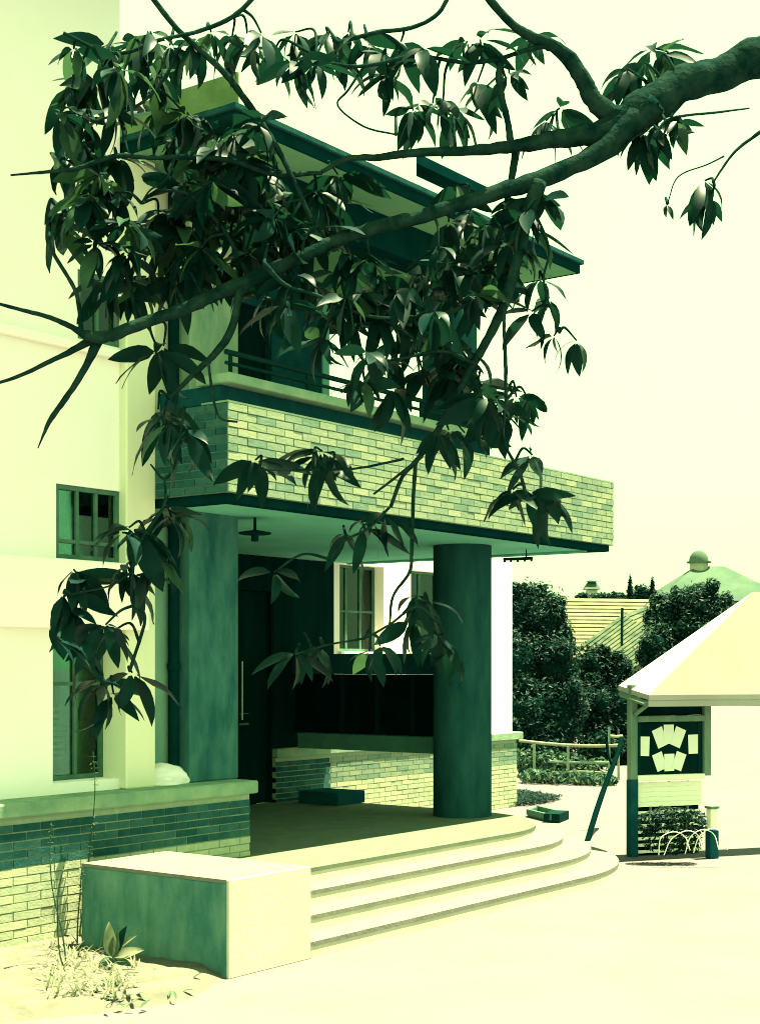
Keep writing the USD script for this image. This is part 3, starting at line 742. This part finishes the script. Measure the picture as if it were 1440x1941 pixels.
# tiled house beyond the trees: two roofs, rows of tiles that stand proud
def roof_slope(corners, rows, lift):
    """corners: ridge a, ridge b, eave b, eave a. Rows of overlapping tiles as wedge strips."""
    a, b, c, d = [np.asarray(q, float) for q in corners]
    n = np.cross(b - a, d - a); n /= np.linalg.norm(n); n *= np.sign(n[2]) or 1
    out = []
    for k in range(rows):
        t0, t1 = k / rows, (k + 1.12) / rows
        p = [a + (d - a) * t0, b + (c - b) * t0, b + (c - b) * t1, a + (d - a) * t1]
        v_ = np.array([p[0], p[1], p[2] + n * lift, p[3] + n * lift, p[2] - n * 0.01, p[3] - n * 0.01])
        out.append((v_, np.array([(0, 2, 1), (0, 3, 2), (3, 5, 4), (3, 4, 2)])))
    return out


hs = thing('tiled_house', 'house with pale tiled roofs among the trees', 'house', on_z(1150, 1300, 0))
HD = 46
main = [at(1040, 1134, 50), at(1262, 1137, 50), at(1262, 1250, HD), at(1040, 1250, HD)]
for k, vf in enumerate(roof_slope(main, 16, 0.04)):
    obj('tile_row', vf, M['tile'], hs)
wing = [at(1176, 1168, 47.0), at(1250, 1138, 49.5), at(1262, 1225, 45.0), at(1204, 1262, 43.5)]
wl = [at(1176, 1168, 47.0), at(1250, 1138, 49.5), at(1250, 1138, 49.6), at(1092, 1226, 45.0)]
hip = [at(1250, 1139, 49.0), at(1252, 1240, 44.6), at(1100, 1240, 44.6), at(1176, 1166, 46.6)]
for k, vf in enumerate(roof_slope([at(1178, 1166, 46.6), at(1098, 1226, 44.8), at(1200, 1268, 43.0), at(1275, 1215, 45.0)], 14, 0.045)):
    obj('tile_row', vf, M['tile_dark'], hs)
for k, vf in enumerate(roof_slope([at(1255, 1138, 48.6), at(1177, 1167, 46.6), at(1272, 1217, 45.0), at(1300, 1190, 46)], 9, 0.045)):
    obj('tile_row', vf, M['tile_dark'], hs)
c0, c1 = at(1060, 1240, 47), at(1262, 1240, 47)
obj('wall', tube([np.array([c0[0], c0[1], 0]) * [1, 1, 0] + UP * 1.0, np.array([c1[0], c1[1], 0]) + UP * 1.0], 1.3, 4), M['far_wall'], hs)
obj('flue', cyl(at(1178, 1225, 43.5), at(1179, 1153, 43.5), 0.045, 6), M['metal'], hs)

# far row of trees and two far roofs
for k, (px, py, rx, ry, dp, lab) in enumerate([(1105, 1133, 14, 8, 70, 'far low tree left of the small pavilion roof'), (1135, 1134, 18, 8, 70, 'far low round tree under the small pavilion roof'), (1165, 1132, 20, 9, 70, 'far broad tree right of the small pavilion roof'), (1215, 1128, 22, 14, 68, 'far tree between the two slender conifers')]):
    bushy('far_tree', lab, 'tree', [px_lobe(px, py, rx, ry, dp), px_lobe(px + rx * 0.5, py + 4, rx * 0.8, ry, dp)], 500, 0.11, 40 + k, ([at(px, 1262, dp) * [1, 1, 0], at(px, py, dp)], [0.2, 0.12]), group='far trees beyond the tiled house', pale=0.25)
for k, (px, ptop, pb, wd, lab) in enumerate([(1194, 1092, 1140, 9, 'taller slender conifer beyond the tiled house'), (1236, 1098, 1140, 9, 'shorter slender conifer close left of the domed house')]):
    dp = 66
    t = thing('conifer', lab, 'tree', at(px, 1300, dp) * [1, 1, 0], 'slender conifers beyond the tiled house')
    lobs = [px_lobe(px, ptop + (pb - ptop) * f, wd * (0.15 + 0.75 * f), 6, dp) for f in np.linspace(0.05, 1, 8)]
    obj('crown', leaf_cloud(lobs, 500, 0.10, np.random.default_rng(60 + k)), M['bush'], t)
    obj('trunk', tube([at(px, 1263, dp) * [1, 1, 0], at(px, ptop, dp)], [0.16, 0.02], 6), M['bark'], t)


def hip_roof(name, parent, cs, ridge, m_):
    v_ = np.array(list(cs) + list(ridge))
    f_ = [(0, 1, 5), (0, 5, 4), (1, 2, 5), (2, 3, 4), (2, 4, 5), (3, 0, 4), (0, 2, 1), (0, 3, 2)]
    return obj(name, (v_, np.array(f_)), m_, parent)


PD = 90
pv = thing('far_pavilion', 'far small tapered pavilion roof left of the conifers', 'building', at(1120, 1263, PD) * [1, 1, 0])
def around(px, py, dp, w, d):
    c = at(px, py, dp)
    return [c - RT * w - FW * d, c + RT * w - FW * d, c + RT * w + FW * d, c - RT * w + FW * d]
hip_roof('roof', pv, around(1121, 1118, PD, 0.5, 0.5), [at(1114, 1103, PD), at(1128, 1103, PD)], M['far_roof'])
hip_roof('upper_roof', pv, around(1121, 1103, PD, 0.33, 0.33), [at(1116, 1100, PD), at(1126, 1100, PD)], M['far_roof'])
c = at(1121, 1119, PD)
obj('wall', tube([[c[0], c[1], 0], c], 0.4, 4), M['far_wall'], pv)

DDp = 75
dh = thing('domed_house', 'large far house with a sloping roof and a small dome on its ridge', 'house', at(1340, 1263, DDp) * [1, 1, 0])
hip_roof('roof', dh, around(1345, 1145, DDp, 3.4, 3.5), [at(1318, 1074, DDp), at(1372, 1074, DDp)], M['far_roof'])
c = at(1345, 1146, DDp)
obj('wall', tube([[c[0], c[1], 0], c], 3.4, 4), M['far_wall'], dh)
c = at(1324, 1074, DDp)
s = DDp / FPX
obj('drum', tube([c - UP * 0.6, c + UP * 6 * s], [17 * s, 17 * s], 20), M['far_wall'], dh, smooth=40)
obj('dome_cornice', tube([c + UP * 6.2 * s, c + UP * 9 * s], [23 * s, 23 * s], 20), M['far_roof'], dh, smooth=40)
obj('dome', tube([c + UP * (9.2 * s + 21 * s * math.sin(a)) for a in np.linspace(0, 1.5, 8)], [18 * s * math.cos(a) + 0.01 for a in np.linspace(0, 1.5, 8)], 20), M['far_roof'], dh, smooth=60)

# ------------------------------------------------------------------ planting by the block at the left
r = np.random.default_rng(77)
mound_poly = sg.Polygon([on_z(*q, 0)[:2] for q in ((-80, 1800), (150, 1782), (290, 1815), (420, 1843), (440, 1852), (350, 1900), (180, 1925), (-80, 1950))])
sx = np.linspace(mound_poly.bounds[0], mound_poly.bounds[2], 50)
sy = np.linspace(mound_poly.bounds[1], mound_poly.bounds[3], 50)
gxx, gyy = np.meshgrid(sx, sy, indexing='ij')
hgt = np.zeros_like(gxx)
for i in range(50):
    for j in range(50):
        p_ = sg.Point(gxx[i, j], gyy[i, j])
        dd = mound_poly.exterior.distance(p_) if mound_poly.contains(p_) else -0.02
        hgt[i, j] = min(0.07, dd * 0.5)
nz = meshkit.fbm(np.stack([gxx * 5, gyy * 5, 0 * gxx], -1), 4, 9)
hgt = hgt * (0.5 + 0.9 * nz) - 0.004
V = np.stack([gxx, gyy, hgt], -1).reshape(-1, 3)
F = []
for i in range(49):
    for j in range(49):
        a = i * 50 + j
        F += [(a, a + 50, a + 1), (a + 1, a + 50, a + 51)]
obj('soil_bed', (V, np.array(F)), M['soil'], smooth=True, kind='structure', label='pale lumpy soil bed beside the concrete block', cat='soil')
# grass tufts
gr_ = []
for k in range(420):
    px = 85 + r.beta(1.2, 1.6) * 190
    q = on_z(px, r.uniform(1800, 1905), 0.02)
    if not mound_poly.buffer(0.1).contains(sg.Point(q[:2])):
        continue
    a = r.uniform(0, 2 * np.pi)
    gr_.append(place(leaf(r.uniform(0.06, 0.19), r.uniform(0.008, 0.018), r.uniform(0.5, 1.6), 0.3, 4), q, np.array([math.cos(a) * 0.5, math.sin(a) * 0.5, 1.0]), np.array([-math.cos(a), -math.sin(a), 0.4])))
obj('grass', join(gr_), M['grass'], kind='stuff', label='pale dry grass tufts on the soil bed at the left', cat='grass')
wd = []
for k in range(130):
    q = on_z(r.normal(225, 45), r.normal(1880, 14), 0.03)
    a = r.uniform(0, 2 * np.pi)
    wd.append(place(leaf(r.uniform(0.05, 0.10), r.uniform(0.02, 0.035), r.uniform(0.3, 1.0), 0.3, 3), q, np.array([math.cos(a), math.sin(a), r.uniform(0.2, 0.9)]), UP))
obj('ground_cover', join(wd), M['weed'], kind='stuff', label='patch of small dark weeds on the ground before the concrete block', cat='weeds')
# broad-leaved plant before the block
bp0 = on_z(213, 1848, 0)
bp = thing('broad_leaf_plant', 'small plant with a few broad pale leaves before the concrete block', 'plant', bp0)
obj('stem', tube(smooth_path([bp0, bp0 + UP * 0.1 + RT * 0.01, at(214, 1805, 9.1)], 4), 0.012, 8), M['weed'], bp)
bd = np.linalg.norm(bp0 - EYE)
for a, b, w_, mt in (((212, 1815), (204, 1752), 0.085, 'grass'), ((216, 1812), (238, 1760), 0.07, 'leaf'), ((216, 1816), (272, 1806), 0.075, 'grass'), ((214, 1818), (246, 1838), 0.06, 'weed'), ((212, 1818), (190, 1840), 0.06, 'weed'), ((214, 1815), (222, 1770), 0.07, 'weed'), ((222, 1800), (258, 1779), 0.035, 'grass')):
    A_, B_ = at(*a, 9.1), at(*b, 9.05)
    obj('leaf', place(leaf(np.linalg.norm(B_ - A_), w_ * 1.12, 0.5, 0.35, 7, 0.05), A_, B_ - A_ + UP * 0.03, -FW + UP * 0.7), M[mt], bp, smooth=True)


def stalk(name, label, pts, depth, nleaf, size, seed, r0=0.006, group=None):
    rr_ = np.random.default_rng(seed)
    P = smooth_path([at(x, y, depth) for x, y in pts], 6)
    P[0, 2] = 0.0
    t = thing(name, label, 'plant', P[0], group)
    obj('stem', tube(P, np.linspace(r0, r0 * 0.5, len(P)), 6), M['weed'], t)
    ls = []
    for k in range(nleaf):
        i = int(len(P) * (0.35 + 0.64 * rr_.random())) - 1
        a = rr_.uniform(0, 2 * np.pi)
        ls.append(place(leaf(size * rr_.uniform(0.6, 1.3), size * 0.42, 0.6, 0.25, 3), P[i], np.array([math.cos(a), math.sin(a), rr_.uniform(-0.3, 0.7)]), UP))
    obj('leaves', join(ls), M['weed'], t, kind='stuff')


stalk('tall_weed', 'tall thin weed with sparse leaves left of the concrete block', [(128, 1850), (118, 1770), (100, 1690), (95, 1620), (98, 1555)], 9.2, 34, 0.035, 3)
stalk('tall_weed', 'tall leafy weed rising before the left end of the brick plinth', [(150, 1775), (160, 1700), (168, 1630), (176, 1560), (180, 1490), (176, 1425)], 10.15, 70, 0.034, 4)
stalk('tall_weed', 'short forked weed at the edge of the soil bed', [(128, 1855), (112, 1800), (110, 1700), (122, 1640)], 9.1, 12, 0.03, 6)
stalk('tall_weed', 'creeper climbing the far edge of the concrete block', [(146, 1790), (148, 1740), (152, 1690), (155, 1645)], 9.78, 60, 0.03, 7)

# ------------------------------------------------------------------ the tree in front
TD = 5.2
tree = thing('broadleaf_tree', 'large broad-leaved tree whose boughs hang across the view', 'tree', at(1900, 1263, 5.8) * [1, 1, 0])


def dpt(px):
    return 5.0 + 0.35 * (px - 720) / 720


BR = []           # (points, radii) of every bough, for the twigs to find


def bough(pts, label=None, off=0.0, n=9):
    """pts: (px, py, thickness in px[, depth shift])."""
    A_ = np.array([(q + (0.0,))[:4] for q in [tuple(map(float, q)) for q in pts]])
    W_ = np.array([np.append(at(x, y, dpt(x) + off + dz), w * 0.9 * (dpt(x) + off + dz) / FPX / 2) for x, y, w, dz in A_])
    S_ = smooth_path(W_, 6)
    jit = (meshkit.fbm(S_[:, :3] * 9, 2, len(BR)) - 0.5) * 0.5
    S_[:, :3] += (jit * S_[:, 3])[:, None] * UP
    obj('branch', tube(S_[:, :3], np.maximum(S_[:, 3], 0.002), n, rough=0.22, seed=len(BR)), M['bark'], tree, smooth=True)
    BR.append(S_)


bough([(1900, 60, 150, .3), (1700, 60, 110, .2), (1560, 80, 96, .1), (1440, 108, 84), (1368, 140, 72), (1290, 163, 74), (1215, 212, 86), (1150, 246, 52), (1060, 262, 38), (990, 275, 29), (895, 285, 21), (800, 288, 18), (720, 297, 15), (660, 300, 12), (610, 325, 9)], n=14)
bough([(1235, 205, 70), (1185, 248, 54), (1120, 300, 42), (1000, 348, 37), (900, 377, 32), (800, 408, 31), (700, 437, 29), (640, 455, 28), (560, 493, 29), (470, 532, 31), (400, 563, 29), (330, 592, 27), (260, 618, 26), (195, 640, 26), (160, 636, 22)], off=-0.03, n=12)
bough([(1170, 225, 50), (1125, 188, 40), (1108, 158, 36), (1080, 115, 34), (1042, 84, 27), (1000, 66, 22), (965, 40, 18), (920, -10, 16), (860, -80, 12)], n=10)
bough([(1045, 85, 12), (1000, 94, 10), (940, 112, 9), (880, 118, 8), (785, 106, 8), (700, 124, 8), (640, 122, 6), (600, 108, 5)])
bough([(955, 108, 10), (945, 140, 14), (952, 190, 14), (962, 230, 14), (968, 272, 16)])
bough([(165, 638, 18), (130, 617, 12), (88, 600, 10), (30, 585, 8), (-60, 560, 5)])
bough([(180, 640, 20), (130, 668, 13), (88, 688, 10), (30, 715, 8), (-50, 740, 5)])
bough([(185, 648, 22), (160, 700, 15), (125, 755, 13), (96, 795, 11), (80, 830, 5), (72, 850, 2)])
bough([(155, 634, 10), (150, 585, 9), (140, 545, 9), (105, 487, 8), (92, 455, 5)])
bough([(1022, 345, 34), (1002, 400, 30), (985, 470, 24), (960, 565, 21), (925, 640, 19), (890, 702, 17), (850, 782, 14), (795, 866, 11), (762, 905, 9), (740, 962, 8)], off=-0.05)
bough([(978, 282, 18), (968, 345, 14), (952, 420, 12), (935, 500, 9)], off=0.04)
bough([(955, 580, 9), (955, 625, 7), (958, 690, 8), (958, 760, 7), (955, 835, 5), (985, 898, 8), (1002, 960, 6)], off=-0.1)
bough([(456, 540, 15), (440, 620, 17), (410, 668, 15), (365, 712, 12), (320, 755, 7)], off=-0.04)
bough([(395, 690, 6), (405, 760, 6), (418, 793, 5), (450, 800, 5)], off=-0.06)
bough([(350, 770, 7), (335, 870, 6), (312, 908, 6), (285, 880, 4)], off=-0.1)
bough([(312, 908, 5), (310, 960, 6), (260, 1040, 7), (250, 1140, 6), (275, 1172, 7), (246, 1272, 8)], off=-0.12)
bough([(250, 1085, 5), (205, 1112, 4), (135, 1127, 4)], off=-0.12)
bough([(110, 1210, 5), (150, 1240, 6), (185, 1285, 6), (225, 1300, 5)], off=-0.2)
bough([(788, 872, 9), (783, 945, 8), (780, 1040, 8), (776, 1085, 7), (745, 1130, 6), (738, 1185, 5)], off=-0.07)
bough([(765, 870, 6), (690, 886, 5), (640, 890, 5), (545, 892, 4), (490, 892, 3)], off=-0.06)
bough([(800, 866, 7), (750, 905, 6), (708, 937, 5)], off=-0.08)
bough([(738, 962, 6), (700, 1000, 6), (650, 1028, 5), (625, 1060, 5)], off=-0.08)
bough([(738, 1185, 5), (690, 1210, 5), (625, 1222, 4), (560, 1240, 4)], off=-0.08)
bough([(738, 1185, 5), (790, 1150, 6), (830, 1180, 5)], off=-0.08)
bough([(270, -30, 12), (330, 48, 12), (380, 95, 13), (430, 142, 14), (465, 190, 15), (490, 225, 15), (530, 290, 12), (560, 350, 10), (600, 440, 12)], off=0.03)
bough([(120, 62, 7), (190, 95, 8), (240, 99, 8), (300, 76, 8), (380, 58, 9), (450, 25, 10), (500, -30, 10)])
bough([(20, 332, 4), (86, 326, 7), (150, 318, 10), (220, 296, 11), (300, 299, 11), (370, 298, 11), (440, 305, 12), (520, 330, 12), (610, 328, 9)], off=0.06)
bough([(330, 302, 7), (315, 340, 5), (285, 360, 4), (268, 385, 4)], off=0.03)
bough([(470, 520, 12), (420, 430, 9), (360, 370, 7), (300, 360, 5)], off=0.05)
bough([(260, 610, 9), (240, 520, 8), (200, 440, 7), (150, 400, 5)], off=0.05)
bough([(345, 80, 8), (310, 150, 7), (260, 200, 6), (180, 230, 5)], off=0.1)
bough([(500, 500, 12), (540, 540, 9), (600, 560, 8), (700, 600, 7), (790, 600, 6)], off=-0.1)
bough([(900, 690, 8), (840, 665, 7), (760, 680, 6), (690, 690, 5)], off=-0.1)
bough([(690, 125, 6), (660, 170, 5), (640, 200, 4), (690, 240, 4), (750, 255, 4)], off=0.05)
bough([(640, 80, 8), (720, 60, 9), (780, 52, 9), (830, 25, 9), (860, -30, 9)], off=0.05)
bough([(1010, 400, 10), (1040, 470, 6), (1030, 530, 5), (1045, 590, 4), (1060, 630, 4)], off=-0.05)
bough([(1240, 260, 7), (1270, 225, 6), (1365, 212, 5), (1420, 205, 3)], off=-0.15)
bough([(1275, 215, 6), (1255, 260, 5)], off=-0.15)
bough([(1372, 296, 4), (1340, 312, 3), (1285, 335, 3), (1265, 385, 2)], off=-0.3)
bough([(1440, 250, 8), (1395, 285, 6), (1368, 320, 5), (1352, 345, 4)], off=-0.3)
trunk_p = smooth_path([at(1930, 1263, 5.8) * [1, 1, 0] - UP * 0.1, at(1925, 1100, 5.8), at(1930, 700, 5.75), at(1910, 300, 5.7), at(1900, 60, 5.6), at(1890, -300, 5.7)], 5)
obj('trunk', tube(trunk_p, np.linspace(0.21, 0.13, len(trunk_p)), 16, rough=0.2), M['bark'], tree, smooth=True)

# leaf whorls: (px, py, leaves, leaf length in px)
TOPLEFT = [(140, 92), (205, 85), (262, 78), (322, 85), (128, 160), (180, 150), (222, 128), (300, 140), (112, 215), (160, 228), (215, 205), (300, 210), (350, 215),
           (120, 300), (178, 288), (225, 300), (330, 268), (400, 250), (445, 250), (490, 235), (112, 385), (165, 372), (215, 365), (240, 420), (300, 420), (345, 430), (400, 345), (440, 360), (480, 335),
           (110, 425), (180, 460), (235, 480), (310, 470), (350, 490), (400, 440), (445, 430), (500, 385), (525, 335), (560, 365), (205, 530), (250, 530), (285, 520), (330, 520), (425, 500), (470, 480), (520, 465), (560, 430), (610, 430), (625, 385), (480, 430), (380, 400), (420, 290),
           (140, 250), (190, 330), (380, 300), (350, 350), (460, 300), (320, 400), (380, 470), (520, 410), (600, 360), (640, 330)]
CENTRE = [(560, 520), (600, 540), (640, 515), (680, 555), (722, 520), (620, 590), (668, 612), (720, 600), (770, 590), (820, 590), (860, 555), (700, 668), (742, 680), (782, 650), (840, 630), (880, 662), (540, 575), (505, 560), (690, 720), (745, 735), (850, 705), (905, 725), (925, 752), (870, 685), (940, 770), (655, 560), (760, 545), (800, 520), (850, 500), (700, 490), (660, 480), (900, 560), (610, 640), (800, 700)]
UNDER = [(850, 420), (880, 465), (920, 425), (962, 410), (1000, 395), (1030, 375), (900, 520), (940, 490), (870, 350), (960, 460), (1010, 430), (980, 380), (830, 470), (890, 400), (930, 540)]
RIGHT = [(1022, 528), (1008, 590), (1040, 565), (1050, 636), (1092, 645), (978, 752), (1000, 755), (962, 790)]
LOW = [(1008, 862), (1000, 935), (1040, 940), (972, 928), (830, 818), (850, 815), (880, 820)]
TOP = [(560, 115), (600, 120), (640, 108), (470, 75), (495, 62), (440, 68), (400, 60), (700, 85), (680, 70), (725, 100), (760, 78), (800, 90), (735, 140), (560, 60), (520, 95), (780, 205), (820, 195), (865, 205), (905, 155), (915, 170), (965, 138), (840, 190), (660, 60), (620, 62), (885, 78), (910, 75), (370, 75), (285, 60), (1005, 70)]
EDGE = [(1222, 118), (1200, 160), (1255, 100), (1035, 228), (1060, 205), (1222, 250), (1262, 222), (1285, 228), (1240, 240), (1190, 130), (1235, 90), (1210, 255)]
FALL = [(610, 855), (622, 858), (600, 862), (484, 872), (310, 790), (300, 775), (320, 800), (310, 655), (300, 665), (355, 815), (245, 1000), (232, 1010), (255, 1005), (310, 965), (325, 980), (240, 1070), (250, 1090)]
LOWLEFT = [(140, 1080), (120, 1125), (200, 1185), (215, 1315), (250, 1275), (110, 1215), (165, 1225), (130, 1150), (195, 1290), (100, 1180), (160, 1100), (300, 1060), (210, 1200)]
PORCH = [(705, 985), (690, 1000), (730, 975), (655, 1010), (790, 1128), (812, 1140), (845, 1215), (830, 1205), (720, 1225), (590, 1222), (610, 1228), (560, 1235), (700, 1235), (780, 1175), (520, 1085)]
rg = np.random.default_rng(2024)
leaves = []
twigs = []
ALLB = np.vstack(BR)


def whorl(px, py, n, L, spread=1.0, droop=1.0, lim=None):
    base = ALLB[np.argmin(((np.stack([(ALLB[:, :3] - EYE) @ RT / ((ALLB[:, :3] - EYE) @ FW), (ALLB[:, 2] - H) / ((ALLB[:, :3] - EYE) @ FW)], 1) - [(px - PX) / FPX, -(py - PY) / FPX]) ** 2).sum(1))]
    bd_ = (base[:3] - EYE) @ FW
    node = at(px, py, bd_ + rg.uniform(-0.06, 0.42))
    gap = np.linalg.norm(node - base[:3])
    if gap > 0.02:
        mid = (node + base[:3]) / 2 + UP * gap * 0.12 + RT * rg.uniform(-0.1, 0.1) * gap
        twigs.append(tube(smooth_path([base[:3], mid, node], 5), np.linspace(0.006, 0.0032, 11), 6))
    a0_ = rg.uniform(0, 2 * np.pi)
    for k in range(n):
        a = a0_ + k * 2.4 + rg.uniform(-0.3, 0.3)
        el = -droop * rg.choice([rg.uniform(0.0, 0.7), rg.uniform(0.6, 2.6)])
        d = np.cos(a) * RT * spread + np.sin(a) * FW + UP * el
        ln = L * bd_ / FPX * rg.uniform(0.55, 1.2)
        n_ = UP + 0.5 * (np.cos(a) * RT + np.sin(a) * FW) + rg.normal(size=3) * 0.65
        vf = leaf(ln, ln * rg.uniform(0.28, 0.43), rg.uniform(0.1, 1.3), rg.uniform(0.02, 0.38), 6, rg.uniform(0, 0.07), rg.uniform(0, 6))
        stalk_ = d / np.linalg.norm(d) * ln * 0.10
        v_, f_ = place(vf, node + stalk_, d, n_)
        w = v_ - EYE
        sx_ = PX + FPX * (w @ RT) / (w @ FW)
        sy_ = PY - FPX * w[:, 2] / (w @ FW)
        if sx_.min() < 82 or sx_.max() > 1372 or sy_.min() < 46:
            continue
        leaves.append((v_, f_, ln / bd_, px if py < 600 else 999))


for grp, n, L in ((TOPLEFT, 12, 94), (CENTRE, 9, 88), (UNDER, 7, 82), (RIGHT, 5, 78), (LOW, 6, 84), (TOP, 7, 84), (EDGE, 7, 82), (FALL, 6, 104), (LOWLEFT, 6, 98), (PORCH, 5, 80)):
    for px, py in grp:
        whorl(px, py, n + int(rg.integers(-1, 2)), L)
whorl(1336, 342, 9, 84, 1.0, 1.5)
whorl(1264, 388, 3, 34, 0.5, 2.0)
whorl(1345, 375, 6, 70, 1.0, 1.5)
for tw in twigs:
    obj('twig', tw, M['bark'], tree, smooth=True)
leaves.sort(key=lambda q: -q[2])
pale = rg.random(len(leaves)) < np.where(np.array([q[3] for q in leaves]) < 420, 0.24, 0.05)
left = {True: [], False: []}
for k, (v_, f_, _, _) in enumerate(leaves):
    if k < 300:
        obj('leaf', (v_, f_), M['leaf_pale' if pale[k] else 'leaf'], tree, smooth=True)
    else:
        left[bool(pale[k])].append((v_, f_))
obj('foliage', join(left[False]), M['leaf'], tree, smooth=True, kind='stuff')
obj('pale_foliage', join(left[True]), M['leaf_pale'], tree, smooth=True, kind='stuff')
